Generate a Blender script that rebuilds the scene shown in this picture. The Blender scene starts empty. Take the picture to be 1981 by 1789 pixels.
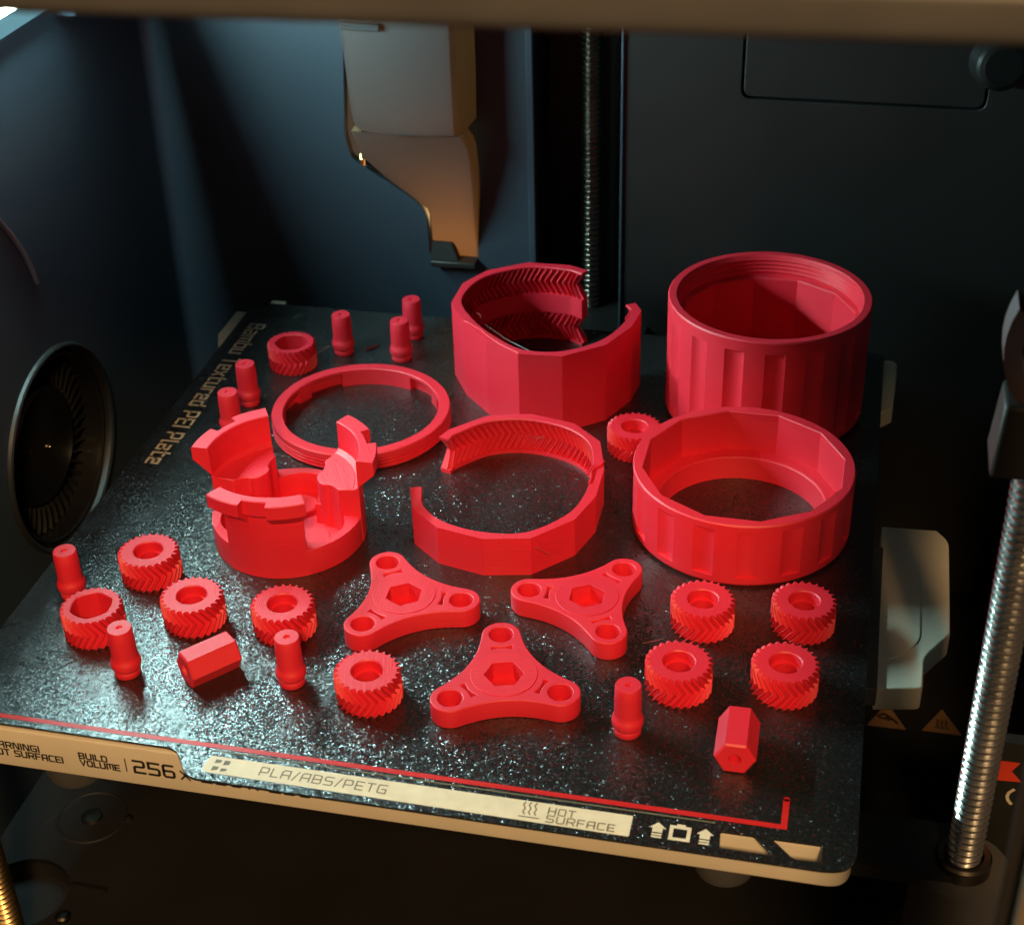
import bpy, math, random
from mathutils import Vector
random.seed(7)
S = 0.001                       # everything below is written in millimetres
scene = bpy.context.scene
COL = scene.collection
PI = math.pi

# ------------------------------------------------------------------ camera
cd = bpy.data.cameras.new('camera')
cd.sensor_fit = 'HORIZONTAL'; cd.sensor_width = 36.0
cd.lens = 3046.69 / 1981 * 36
cd.clip_start = 0.01; cd.clip_end = 20
cam = bpy.data.objects.new('camera', cd); COL.objects.link(cam)
cam.location = (240.839 * S, -290.327 * S, 297.836 * S)
cam.rotation_euler = (0.9965003, 0.0254298, 0.2205168)
cd.dof.use_dof = True; cd.dof.focus_distance = 0.485; cd.dof.aperture_fstop = 24
scene.camera = cam

# ------------------------------------------------------------------ light
scene.view_settings.view_transform = 'Standard'
scene.view_settings.look = 'None'
scene.view_settings.exposure = 0.0
scene.view_settings.gamma = 1.0
w = bpy.data.worlds.new('World'); scene.world = w; w.use_nodes = True
bg = w.node_tree.nodes['Background']
bg.inputs[0].default_value = (1.0, 0.66, 0.40, 1); bg.inputs[1].default_value = 0.07

REAR_POWER = 0.018
LED_STRENGTH = 760.0
LED_COLOR = (0.58, 0.95, 0.93)

def area_lamp(name, loc, target, size, power, color):
    l = bpy.data.lights.new(name, 'AREA'); l.shape = 'DISK'; l.size = size; l.energy = power; l.color = color
    o = bpy.data.objects.new(name, l); COL.objects.link(o)
    o.location = Vector(loc)
    o.rotation_euler = (Vector(target) - Vector(loc)).to_track_quat('-Z', 'Y').to_euler()
    return o
# the warm lamp of the room in front of the open printer
area_lamp('room_lamp', (0.42, -0.96, 0.92), (0.13, 0.05, 0.0), 0.20, 17.5, (1.0, 0.62, 0.28))

# ------------------------------------------------------------------ materials
def new_mat(name):
    m = bpy.data.materials.new(name); m.use_nodes = True
    return m, m.node_tree, m.node_tree.nodes['Principled BSDF']

def plain(name, col, rough=0.5, metal=0.0, spec=0.5, var=0.12, vscale=60, bump=0.0, bscale=900):
    m, t, b = new_mat(name)
    N, L = t.nodes, t.links
    b.inputs['Roughness'].default_value = rough; b.inputs['Metallic'].default_value = metal
    b.inputs['Specular IOR Level'].default_value = spec
    tc = N.new('ShaderNodeTexCoord')
    n = N.new('ShaderNodeTexNoise'); n.inputs['Scale'].default_value = vscale; n.inputs['Detail'].default_value = 6
    L.new(tc.outputs['Object'], n.inputs['Vector'])
    r = N.new('ShaderNodeMapRange'); r.inputs['From Min'].default_value = 0.3; r.inputs['From Max'].default_value = 0.7
    r.inputs['To Min'].default_value = 1 - var; r.inputs['To Max'].default_value = 1 + var
    L.new(n.outputs['Fac'], r.inputs['Value'])
    mx = N.new('ShaderNodeMix'); mx.data_type = 'RGBA'; mx.blend_type = 'MULTIPLY'; mx.inputs['Factor'].default_value = 1
    mx.inputs['A'].default_value = (*col, 1)
    L.new(r.outputs['Result'], mx.inputs['B']); L.new(mx.outputs['Result'], b.inputs['Base Color'])
    r2 = N.new('ShaderNodeMapRange'); r2.inputs['To Min'].default_value = max(0, rough - .08); r2.inputs['To Max'].default_value = min(1, rough + .08)
    L.new(n.outputs['Fac'], r2.inputs['Value']); L.new(r2.outputs['Result'], b.inputs['Roughness'])
    if bump:
        n2 = N.new('ShaderNodeTexNoise'); n2.inputs['Scale'].default_value = bscale; n2.inputs['Detail'].default_value = 2
        L.new(tc.outputs['Object'], n2.inputs['Vector'])
        bp = N.new('ShaderNodeBump'); bp.inputs['Distance'].default_value = bump; bp.inputs['Strength'].default_value = 1
        L.new(n2.outputs['Fac'], bp.inputs['Height']); L.new(bp.outputs['Normal'], b.inputs['Normal'])
    return m

def mat_pla():
    m, t, b = new_mat('red_filament')
    N, L = t.nodes, t.links
    b.inputs['Specular IOR Level'].default_value = 0.75
    tc = N.new('ShaderNodeTexCoord')
    mp = N.new('ShaderNodeMapping'); mp.inputs['Scale'].default_value = (25, 25, 2600)   # layer lines
    L.new(tc.outputs['Object'], mp.inputs['Vector'])
    n = N.new('ShaderNodeTexNoise'); n.inputs['Scale'].default_value = 1; n.inputs['Detail'].default_value = 1
    L.new(mp.outputs['Vector'], n.inputs['Vector'])
    n2 = N.new('ShaderNodeTexNoise'); n2.inputs['Scale'].default_value = 2200; n2.inputs['Detail'].default_value = 2
    L.new(tc.outputs['Object'], n2.inputs['Vector'])
    a = N.new('ShaderNodeMath'); a.operation = 'MULTIPLY_ADD'; a.inputs[1].default_value = 0.5
    L.new(n2.outputs['Fac'], a.inputs[0]); L.new(n.outputs['Fac'], a.inputs[2])
    mp2 = N.new('ShaderNodeMapping'); mp2.inputs['Rotation'].default_value = (0, 0, PI / 4); mp2.inputs['Scale'].default_value = (2400, 120, 20)
    L.new(tc.outputs['Object'], mp2.inputs['Vector'])
    n4 = N.new('ShaderNodeTexNoise'); n4.inputs['Scale'].default_value = 1; n4.inputs['Detail'].default_value = 1
    L.new(mp2.outputs['Vector'], n4.inputs['Vector'])
    geo = N.new('ShaderNodeNewGeometry'); sp_ = N.new('ShaderNodeSeparateXYZ'); L.new(geo.outputs['True Normal'], sp_.inputs[0])
    up = N.new('ShaderNodeMath'); up.operation = 'POWER'; up.inputs[1].default_value = 6; L.new(sp_.outputs[2], up.inputs[0])
    a2 = N.new('ShaderNodeMath'); a2.operation = 'MULTIPLY_ADD'; L.new(n4.outputs['Fac'], a2.inputs[0]); L.new(up.outputs[0], a2.inputs[1]); L.new(a.outputs[0], a2.inputs[2])
    bp = N.new('ShaderNodeBump'); bp.inputs['Distance'].default_value = 0.00011; bp.inputs['Strength'].default_value = 0.8
    L.new(a2.outputs[0], bp.inputs['Height']); L.new(bp.outputs['Normal'], b.inputs['Normal'])
    oi = N.new('ShaderNodeObjectInfo'); cr = N.new('ShaderNodeMix'); cr.data_type = 'RGBA'
    cr.inputs['A'].default_value = (0.74, 0.011, 0.036, 1); cr.inputs['B'].default_value = (0.80, 0.014, 0.036, 1)
    L.new(oi.outputs['Random'], cr.inputs['Factor']); L.new(cr.outputs['Result'], b.inputs['Base Color'])
    n3 = N.new('ShaderNodeTexNoise'); n3.inputs['Scale'].default_value = 140; n3.inputs['Detail'].default_value = 4
    L.new(tc.outputs['Object'], n3.inputs['Vector'])
    r = N.new('ShaderNodeMapRange'); r.inputs['To Min'].default_value = 0.46; r.inputs['To Max'].default_value = 0.62
    L.new(n3.outputs['Fac'], r.inputs['Value']); L.new(r.outputs['Result'], b.inputs['Roughness'])
    return m

def mat_plate():
    m, t, b = new_mat('textured_coating')
    N, L = t.nodes, t.links
    b.inputs['Base Color'].default_value = (0.010, 0.011, 0.011, 1)
    b.inputs['Specular IOR Level'].default_value = 0.7; b.inputs['IOR'].default_value = 1.6
    tc = N.new('ShaderNodeTexCoord')
    # every grain of the coating is a tiny facet with its own tilt; most lie nearly flat, a few tilt strongly
    acc = None
    for sc, k in ((1900, 0.9), (3800, 0.7)):
        v = N.new('ShaderNodeTexVoronoi'); v.inputs['Scale'].default_value = sc
        L.new(tc.outputs['Object'], v.inputs['Vector'])
        sub = N.new('ShaderNodeVectorMath'); sub.operation = 'SUBTRACT'; sub.inputs[1].default_value = (.5, .5, .5)
        L.new(v.outputs['Color'], sub.inputs[0])
        sep = N.new('ShaderNodeSeparateColor'); L.new(v.outputs['Color'], sep.inputs[0])
        pw = N.new('ShaderNodeMath'); pw.operation = 'POWER'; pw.inputs[1].default_value = 1.2; L.new(sep.outputs[2], pw.inputs[0])
        sc_ = N.new('ShaderNodeVectorMath'); sc_.operation = 'SCALE'; L.new(sub.outputs[0], sc_.inputs[0]); L.new(pw.outputs[0], sc_.inputs['Scale'])
        ml = N.new('ShaderNodeVectorMath'); ml.operation = 'MULTIPLY'; ml.inputs[1].default_value = (k, k, 0); L.new(sc_.outputs[0], ml.inputs[0])
        if acc is None: acc = ml.outputs[0]
        else:
            ad = N.new('ShaderNodeVectorMath'); ad.operation = 'ADD'; L.new(acc, ad.inputs[0]); L.new(ml.outputs[0], ad.inputs[1]); acc = ad.outputs[0]
    geo = N.new('ShaderNodeNewGeometry')
    ad = N.new('ShaderNodeVectorMath'); ad.operation = 'ADD'; L.new(geo.outputs['Normal'], ad.inputs[0]); L.new(acc, ad.inputs[1])
    nm = N.new('ShaderNodeVectorMath'); nm.operation = 'NORMALIZE'; L.new(ad.outputs[0], nm.inputs[0])
    L.new(nm.outputs[0], b.inputs['Normal'])
    b.inputs['Coat Weight'].default_value = 0.6; b.inputs['Coat Roughness'].default_value = 0.23; b.inputs['Coat IOR'].default_value = 1.6
    s3 = N.new('ShaderNodeVectorMath'); s3.operation = 'SCALE'; s3.inputs['Scale'].default_value = 0.42; L.new(acc, s3.inputs[0])
    ad3 = N.new('ShaderNodeVectorMath'); ad3.operation = 'ADD'; L.new(geo.outputs['Normal'], ad3.inputs[0]); L.new(s3.outputs[0], ad3.inputs[1])
    nm3 = N.new('ShaderNodeVectorMath'); nm3.operation = 'NORMALIZE'; L.new(ad3.outputs[0], nm3.inputs[0]); L.new(nm3.outputs[0], b.inputs['Coat Normal'])
    sm = N.new('ShaderNodeTexNoise'); sm.inputs['Scale'].default_value = 26; sm.inputs['Detail'].default_value = 5
    L.new(tc.outputs['Object'], sm.inputs['Vector'])
    rr = N.new('ShaderNodeMapRange'); rr.inputs['From Min'].default_value = .3; rr.inputs['From Max'].default_value = .7
    rr.inputs['To Min'].default_value = 0.24; rr.inputs['To Max'].default_value = 0.31
    L.new(sm.outputs['Fac'], rr.inputs['Value']); L.new(rr.outputs['Result'], b.inputs['Roughness'])
    return m

def mat_smoky():
    # thin smoky plastic that lets some light through from behind
    m, t, b = new_mat('smoky_plastic')
    N, L = t.nodes, t.links
    b.inputs['Base Color'].default_value = (0.045, 0.050, 0.056, 1); b.inputs['Roughness'].default_value = 0.42; b.inputs['Specular IOR Level'].default_value = 0.4
    tr = N.new('ShaderNodeBsdfTranslucent'); tr.inputs["Color"].default_value = (0.60, 0.36, 0.20, 1)
    mx = N.new('ShaderNodeMixShader'); mx.inputs[0].default_value = 0.36
    L.new(b.outputs[0], mx.inputs[1]); L.new(tr.outputs[0], mx.inputs[2])
    L.new(mx.outputs[0], N['Material Output'].inputs['Surface'])
    return m

def emitter(name, col, strength):
    m, t, b = new_mat(name)
    b.inputs['Base Color'].default_value = (0.1, 0.1, 0.1, 1)
    b.inputs['Emission Color'].default_value = (*col, 1); b.inputs['Emission Strength'].default_value = strength
    return m

M = dict(
    pla=mat_pla(), plate=mat_plate(),
    beige=plain('warm_white_paint', (0.66, 0.59, 0.47), 0.45, var=.04),
    print_beige=plain('pale_print', (0.80, 0.72, 0.55), 0.5, var=.07, vscale=220),
    text_beige=plain('lettering_print', (0.47, 0.42, 0.33), 0.5, var=.10, vscale=420),
    black_print=plain('black_print', (0.012, 0.011, 0.010), 0.5),
    grey_print=plain('olive_grey_print', (0.16, 0.135, 0.085), 0.55),
    red_print=plain('red_print', (0.62, 0.016, 0.016), 0.45, var=.08),
    wall=plain('lit_wall_plastic', (0.024, 0.037, 0.054), 0.5, var=.07, vscale=18, bump=0.00004, bscale=1500),  # blue LED light on the left walls is put into this colour
    wall_right=plain('shaded_wall_plastic', (0.0095, 0.0088, 0.0088), 0.5, var=.07, vscale=18, bump=0.00004, bscale=1500),  # darker copy of the wall: LED falloff to the right put into the colour
    wall_black=plain('black_recess', (0.006, 0.006, 0.006), 0.6),
    floor=plain('black_sheet', (0.010, 0.009, 0.0085), 0.6, spec=.25, var=.15, vscale=25),
    black=plain('black_plastic', (0.012, 0.012, 0.012), 0.4),
    gloss_black=plain('glossy_black_plastic', (0.008, 0.008, 0.009), 0.32, spec=.35),
    chute=mat_smoky(),
    steel=plain('steel', (0.62, 0.60, 0.57), 0.22, metal=1.0, var=.1, vscale=120),
    dark_steel=plain('darkened_steel', (0.14, 0.12, 0.10), 0.3, metal=1.0),
    brown=plain('brown_grey_plastic', (0.060, 0.058, 0.060), 0.5),
    post_brown=plain('post_brown_plastic', (0.15, 0.115, 0.085), 0.5),
    beam_dark=plain('beam_dark_plastic', (0.016, 0.013, 0.011), 0.5),
    mauve=plain('dull_mauve_plastic', (0.11, 0.07, 0.075), 0.5),
    sticker=plain('sticker_orange', (0.20, 0.105, 0.05), 0.6),
    red_sticker=plain('sticker_red', (0.50, 0.035, 0.014), 0.5),
    strand=plain('thin_strand', (0.30, 0.10, 0.09), 0.35),
    scrap=plain('dark_red_scrap', (0.30, 0.012, 0.02), 0.45),
    white=plain('white_reflector', (0.75, 0.78, 0.78), 0.4, var=.04),
    warm_lit_metal=plain('warm_lit_metal', (0.75, 0.52, 0.25), 0.3, metal=1.0),  # metal colour holds the warm light that falls on the left rod
    lens=emitter('glowing_lens', (0.28, 0.72, 0.85), 0.42),
    led=emitter('led_diffuser', LED_COLOR, LED_STRENGTH),
)

# ------------------------------------------------------------------ mesh helpers
class MB:
    def __init__(self): self.v = []; self.f = []
    def add(self, vs, fs):
        o = len(self.v); self.v += [tuple(x) for x in vs]; self.f += [tuple(i + o for i in f) for f in fs]; return self
    def grid(self, rows, cu=False, cv=False):
        n, k = len(rows), len(rows[0]); fs = []
        for i in range(n if cv else n - 1):
            for j in range(k if cu else k - 1):
                a = i * k + j; b = i * k + (j + 1) % k; c = ((i + 1) % n) * k + (j + 1) % k; d = ((i + 1) % n) * k + j
                fs.append((a, b, c, d))
        return self.add([q for r in rows for q in r], fs)
    def polar(self, th, rings, closed=True, loop=False):
        rows = []
        for rg in rings:
            row = []
            for t in th:
                q = rg(t); r, z = q[0], q[1]; d = q[2] if len(q) > 2 else 0
                row.append((r * math.cos(t + d), r * math.sin(t + d), z))
            rows.append(row)
        return self.grid(rows, cu=closed, cv=loop)
    def lathe(self, prof, n=64, loop=False, c=(0, 0)):
        th = [2 * PI * i / n for i in range(n)]
        return self.grid([[(c[0] + r * math.cos(t), c[1] + r * math.sin(t), z) for t in th] for r, z in prof], cu=True, cv=loop)
    def disc(self, r, z, n=48, c=(0, 0)):
        return self.add([(c[0] + r * math.cos(2 * PI * i / n), c[1] + r * math.sin(2 * PI * i / n), z) for i in range(n)], [tuple(range(n))])
    def prism(self, poly, z0, z1, ztop=None):
        n = len(poly)
        vs = [(x, y, z0) for x, y in poly] + [(x, y, (ztop(x, y) if ztop else z1)) for x, y in poly]
        fs = [tuple(reversed(range(n))), tuple(range(n, 2 * n))] + [(i, (i + 1) % n, n + (i + 1) % n, n + i) for i in range(n)]
        return self.add(vs, fs)
    def box(self, x0, x1, y0, y1, z0, z1):
        return self.prism([(x0, y0), (x1, y0), (x1, y1), (x0, y1)], z0, z1)
    def tube(self, path, r, n=10, cap=True):
        P = [Vector(q) for q in path]; rows = []
        up = Vector((0, 0, 1))
        for i, q in enumerate(P):
            d = (P[min(i + 1, len(P) - 1)] - P[max(i - 1, 0)]).normalized()
            a = d.cross(up)
            if a.length < 1e-4: a = d.cross(Vector((1, 0, 0)))
            a.normalize(); b = a.cross(d)
            rr = r(i / (len(P) - 1)) if callable(r) else r
            rows.append([tuple(q + rr * (math.cos(2 * PI * k / n) * a + math.sin(2 * PI * k / n) * b)) for k in range(n)])
        self.grid(rows, cu=True)
        if cap: self.add(rows[0], [tuple(range(n))]); self.add(rows[-1], [tuple(range(n))])
        return self
    def build(self, name, mat, parent=None, loc=None, rot=None, smooth=True, angle=24, bevel=0):
        me = bpy.data.meshes.new(name)
        me.from_pydata([(x * S, y * S, z * S) for x, y, z in self.v], [], self.f)
        me.validate(); me.materials.append(M[mat])
        import bmesh
        bm = bmesh.new(); bm.from_mesh(me)
        bmesh.ops.remove_doubles(bm, verts=bm.verts, dist=1e-7)
        bmesh.ops.recalc_face_normals(bm, faces=bm.faces); bm.to_mesh(me); bm.free()
        if smooth:
            me.polygons.foreach_set('use_smooth', [True] * len(me.polygons)); me.set_sharp_from_angle(angle=math.radians(angle))
        o = bpy.data.objects.new(name, me); COL.objects.link(o)
        if parent: o.parent = parent
        if loc: o.location = [c * S for c in loc]
        if rot: o.rotation_euler = rot
        if bevel:
            b = o.modifiers.new('edge', 'BEVEL'); b.width = bevel * S; b.segments = 2; b.limit_method = 'ANGLE'; b.angle_limit = math.radians(35)
        return o

def flat_fill(name, mat, outlines, z0, z1, bev=0.0, parent=None, loc=None, rot=None, res=2):
    """closed 2D outlines (first the outer, then the holes) filled and extruded"""
    cu = bpy.data.curves.new(name, 'CURVE'); cu.dimensions = '2D'; cu.fill_mode = 'BOTH'
    cu.extrude = max((z1 - z0) / 2 - bev, 1e-4) * S; cu.bevel_depth = bev * S; cu.offset = -bev * S; cu.bevel_resolution = res
    for pts in outlines:
        sp = cu.splines.new('POLY'); sp.points.add(len(pts) - 1); sp.use_cyclic_u = True
        for q, (x, y) in zip(sp.points, pts): q.co = (x * S, y * S, 0, 1)
    tmp = bpy.data.objects.new('tmp', cu); COL.objects.link(tmp)
    dg = bpy.context.evaluated_depsgraph_get()
    me = bpy.data.meshes.new_from_object(tmp.evaluated_get(dg))
    bpy.data.objects.remove(tmp); bpy.data.curves.remove(cu)
    me.name = name
    for v in me.vertices: v.co.z += (z0 + z1) / 2 * S
    me.materials.clear(); me.materials.append(M[mat])
    me.polygons.foreach_set('use_smooth', [True] * len(me.polygons)); me.set_sharp_from_angle(angle=math.radians(30))
    o = bpy.data.objects.new(name, me); COL.objects.link(o)
    if parent: o.parent = parent
    if loc: o.location = [c * S for c in loc]
    if rot: o.rotation_euler = rot
    return o

def empty(name, loc=(0, 0, 0), rz=0):
    o = bpy.data.objects.new(name, None); COL.objects.link(o); o.empty_display_size = 0.01
    o.location = [c * S for c in loc]; o.rotation_euler = (0, 0, rz); return o
def tag(o, label=None, cat=None, group=None, kind=None):
    if label: o['label'] = label
    if cat: o['category'] = cat
    if group: o['group'] = group
    if kind: o['kind'] = kind
    return o
def dup(o, loc, rz=0, parent=None):
    c = o.copy(); COL.objects.link(c); c.parent = parent
    c.location = [k * S for k in loc]; c.rotation_euler = (0, 0, rz); return c

def circ(r, n=40, c=(0, 0), ph=0): return [(c[0] + r * math.cos(ph + 2 * PI * i / n), c[1] + r * math.sin(ph + 2 * PI * i / n)) for i in range(n)]
def rounded(poly, rad, seg=5):
    out = []; n = len(poly)
    for i in range(n):
        a, b, c = Vector(poly[i - 1]), Vector(poly[i]), Vector(poly[(i + 1) % n])
        r = rad[i] if isinstance(rad, (list, tuple)) else rad
        if r <= 0: out.append(tuple(b)); continue
        u = (a - b).normalized(); v = (c - b).normalized()
        d = min(r, (a - b).length * .49, (c - b).length * .49)
        p, q = b + u * d, b + v * d
        for k in range(seg + 1):
            t = k / seg; out.append(tuple((1 - t) ** 2 * p + 2 * t * (1 - t) * b + t * t * q))
    return out

# ------------------------------------------------------------------ stroke lettering
G = {
 'A': (.72, [[(0,0),(0,.8),(.16,1),(.72,1),(.72,0)], [(0,.42),(.72,.42)]]),
 'B': (.72, [[(0,0),(0,1),(.60,1),(.70,.9),(.70,.58),(.62,.5),(.72,.42),(.72,.1),(.62,0),(0,0)], [(0,.5),(.62,.5)]]),
 'C': (.66, [[(.66,1),(.1,1),(0,.9),(0,.1),(.1,0),(.66,0)]]),
 'D': (.72, [[(0,0),(0,1),(.58,1),(.72,.86),(.72,.14),(.58,0),(0,0)]]),
 'E': (.64, [[(.64,1),(0,1),(0,0),(.64,0)], [(0,.5),(.56,.5)]]),
 'F': (.64, [[(.64,1),(0,1),(0,0)], [(0,.48),(.56,.48)]]),
 'G': (.72, [[(.72,1),(.1,1),(0,.9),(0,.1),(.1,0),(.72,0),(.72,.48),(.36,.48)]]),
 'H': (.72, [[(0,0),(0,1)], [(.72,0),(.72,1)], [(0,.5),(.72,.5)]]),
 'I': (.0, [[(0,0),(0,1)]]),
 'L': (.60, [[(0,1),(0,0),(.6,0)]]),
 'M': (.92, [[(0,0),(0,1),(.92,1),(.92,0)], [(.46,1),(.46,.25)]]),
 'N': (.74, [[(0,0),(0,1),(.2,1),(.56,0),(.74,0),(.74,1)]]),
 'O': (.72, [[(.1,0),(0,.1),(0,.9),(.1,1),(.62,1),(.72,.9),(.72,.1),(.62,0),(.1,0)]]),
 'P': (.70, [[(0,0),(0,1),(.60,1),(.70,.9),(.70,.48),(.6,.38),(0,.38)]]),
 'R': (.72, [[(0,0),(0,1),(.62,1),(.72,.9),(.72,.52),(.62,.42),(0,.42)], [(.42,.42),(.72,0)]]),
 'S': (.70, [[(.70,1),(.1,1),(0,.9),(0,.6),(.1,.5),(.6,.5),(.7,.4),(.7,.1),(.6,0),(0,0)]]),
 'T': (.66, [[(0,1),(.66,1)], [(.33,1),(.33,0)]]),
 'U': (.72, [[(0,1),(0,.1),(.1,0),(.62,0),(.72,.1),(.72,1)]]),
 'V': (.74, [[(0,1),(.37,0),(.74,1)]]),
 'W': (.98, [[(0,1),(0,0),(.98,0),(.98,1)], [(.49,0),(.49,.75)]]),
 '2': (.72, [[(0,1),(.62,1),(.72,.9),(.72,.6),(.62,.5),(.1,.5),(0,.4),(0,0),(.72,0)]]),
 '5': (.72, [[(.72,1),(0,1),(0,.52),(.62,.52),(.72,.42),(.72,.1),(.62,0),(0,0)]]),
 '6': (.72, [[(.66,1),(.1,1),(0,.9),(0,.1),(.1,0),(.62,0),(.72,.1),(.72,.42),(.62,.52),(0,.52)]]),
 '/': (.40, [[(0,-.04),(.4,1.04)]]),
 '!': (.0, [[(0,.34),(0,1)], [(0,0),(0,.14)]]),
 'a': (.58, [[(.04,.72),(.58,.72),(.58,0),(0,0),(0,.38),(.58,.38)]]),
 'm': (.88, [[(0,0),(0,.72),(.88,.72),(.88,0)], [(.44,.72),(.44,0)]]),
 'b': (.60, [[(0,1),(0,0),(.6,0),(.6,.70),(0,.70)]]),
 'u': (.58, [[(0,.72),(0,0),(.58,0),(.58,.72)]]),
 'e': (.60, [[(.6,0),(0,0),(0,.72),(.6,.72),(.6,.36),(0,.36)]]),
 'x': (.60, [[(0,.72),(.6,0)], [(0,0),(.6,.72)]]),
 't': (.48, [[(.10,1),(.10,0),(.48,0)], [(0,.72),(.48,.72)]]),
 'r': (.42, [[(0,0),(0,.72),(.42,.72)]]),
 'd': (.60, [[(.6,1),(.6,0),(0,0),(0,.70),(.6,.70)]]),
 'l': (.16, [[(0,1),(0,0),(.16,0)]]),
}
def strokes_mesh(mb, polylines, wid, place):
    """flat strips along polylines given in text space, mapped to 3D by place(x, y)"""
    for pl in polylines:
        P = [Vector(q) for q in pl]; closed = (P[0] - P[-1]).length < 1e-6
        if closed: P = P[:-1]
        n = len(P); L_, R_ = [], []
        for i in range(n):
            d0 = (P[i] - P[i - 1]).normalized() if (i > 0 or closed) else None
            d1 = (P[(i + 1) % n] - P[i]).normalized() if (i < n - 1 or closed) else None
            d0 = d0 or d1; d1 = d1 or d0
            n0 = Vector((-d0.y, d0.x)); n1 = Vector((-d1.y, d1.x)); mi = (n0 + n1)
            mi = mi.normalized() if mi.length > 1e-5 else n0
            k = min(1 / max(mi.dot(n0), .35), 2.2)
            e = Vector((0, 0))
            if not closed and i == 0: e = -d1 * wid * .5
            if not closed and i == n - 1: e = d0 * wid * .5
            L_.append(P[i] + e + mi * wid / 2 * k); R_.append(P[i] + e - mi * wid / 2 * k)
        vs = [place(*q) for q in L_] + [place(*q) for q in R_]
        m = n if closed else n - 1
        mb.add(vs, [(i, (i + 1) % n, n + (i + 1) % n, n + i) for i in range(m)])
def lettering(text, height, wid, place, total=None, gap=.34):
    """returns an MB; text laid along +x of text space with the given cap height; total = forced length"""
    x = 0; items = []
    for ch in text:
        if ch == ' ': x += .55; continue
        adv, st = G[ch]
        items.append((x, st)); x += adv + gap
    L0 = x - gap
    sx = (total / L0) if total else height
    mb = MB()
    for x0, st in items:
        strokes_mesh(mb, [[((x0 + a) * sx, b * height) for a, b in pl] for pl in st], wid, place)
    return mb

# ================================================================== SETTING
# chamber floor with its pressed marks
fl = flat_fill('chamber_floor', 'floor', [[(-60, -130), (330, -130), (330, 320), (-60, 320)], circ(16, 40, (-24, 47))], -132, -130)
tag(fl, kind='structure')
MB().disc(16, -139, 40, (-24, 47)).lathe([(16, -139), (16, -131)], 40, c=(-24, 47)).build('floor_well', 'black', fl)
mb = MB(); mb.lathe([(13.5, -130), (13.0, -129.6), (12.4, -129.6), (12.0, -130)], 48, c=(-16, 86)); mb.build('pressed_ring', 'floor', fl)
mb = MB(); mb.lathe([(4, -130), (3.6, -129.0), (0.01, -128.6)], 24, c=(-16, 86)); mb.build('floor_screw', 'dark_steel', fl)
MB().lathe([(2.6, -130), (2.6, -128.6), (1.8, -128.0), (0.01, -127.9)], 20, c=(-4.7, 38.9)).build('floor_screw', 'dark_steel', fl)
MB().lathe([(1.6, -130), (1.4, -129.2), (0.01, -129)], 16, c=(-2, 88)).build('floor_screw', 'dark_steel', fl)
mb = MB()
strokes_mesh(mb, [[(4.6, 69.5), (5.0, 55.2)]], 1.0, lambda x, y: (x, y, -129.9)); strokes_mesh(mb, [[(-8.6, 57.2), (-9.2, 55.6)]], 1.2, lambda x, y: (x, y, -129.9))
strokes_mesh(mb, [[(-31.5, 80), (-24.5, 94)]], 1.4, lambda x, y: (x, y, -129.9))
mb.build('floor_slot', 'wall_black', fl)
MB().prism([(5.2, 55.2), (5.2, 52.4), (-8.8, 53.2), (-9.0, 55.4)], -130, -129, ztop=lambda x, y: -129.9 if y > 54.5 else -128.6).build('pressed_lip', 'floor', fl)

# left wall with the round fan opening, and a rounded corner into the back wall
RY = (0, PI / 2, 0)             # local x becomes -z, local z becomes +x
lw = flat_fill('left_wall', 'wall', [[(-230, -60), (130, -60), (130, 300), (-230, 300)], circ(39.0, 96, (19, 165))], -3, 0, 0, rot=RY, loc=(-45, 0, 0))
tag(lw, kind='structure')
mb = MB(); prof = [(-45 + 5 * (1 - math.cos(a)), 280 + 5 * math.sin(a)) for a in [PI / 2 * k / 12 for k in range(13)]]
mb.grid([[(x, y, z) for x, y in prof] for z in (-130, -20, 90, 245)])
tag(mb.build('wall_corner', 'wall'), kind='structure')

# back wall: three panels, a black channel for the rear screw, an access hatch
bw = empty('back_wall', (0, 285, 0)); tag(bw, kind='structure')
RX = (PI / 2, 0, 0)             # local (x, y) becomes world (x, z); local z runs to the front
hole = [(41.7, 140), (36.7, 64.8), (38.4, 56.0), (40.8, 53.6), (52.2, 46.2), (63.0, 39.2), (67.8, 35.4), (69.3, 31.0), (69.5, 15.2), (72.4, 11.6), (90.0, 13.0), (91.2, 60), (93.3, 140)]
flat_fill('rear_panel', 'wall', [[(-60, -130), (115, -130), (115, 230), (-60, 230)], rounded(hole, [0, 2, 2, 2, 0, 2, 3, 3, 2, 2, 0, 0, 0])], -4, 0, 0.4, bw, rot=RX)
hx = rounded([(194.7, 88.8), (283.6, 88.8), (283.6, 200), (194.7, 200)], 4)
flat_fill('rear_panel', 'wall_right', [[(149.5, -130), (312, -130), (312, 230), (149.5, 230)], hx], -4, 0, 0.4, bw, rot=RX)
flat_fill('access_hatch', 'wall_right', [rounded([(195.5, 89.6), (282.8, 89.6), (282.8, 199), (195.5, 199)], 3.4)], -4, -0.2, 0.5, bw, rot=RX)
MB().box(112.2, 115.2, -1.6, 3, -130, 230).build('panel_lip', 'wall', bw, bevel=.6)
MB().box(149.2, 150.4, -1.2, 3, -130, 230).build('panel_lip', 'wall', bw, bevel=.4)
mb = MB(); mb.box(114, 151, 32, 34, -130, 230); mb.box(112.4, 114.4, 3.9, 34, -130, 230); mb.box(150.2, 152, 3.9, 34, -130, 230)
mb.box(30, 100, 40, 42, -10, 150); mb.box(190, 290, 4.2, 6, 80, 210); mb.build('channel_backing', 'wall_black', bw)
MB().box(312, 314, 48, 300, -130, 230).build('right_wall', 'wall_black')
tag(bpy.data.objects['right_wall'], kind='structure')
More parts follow.
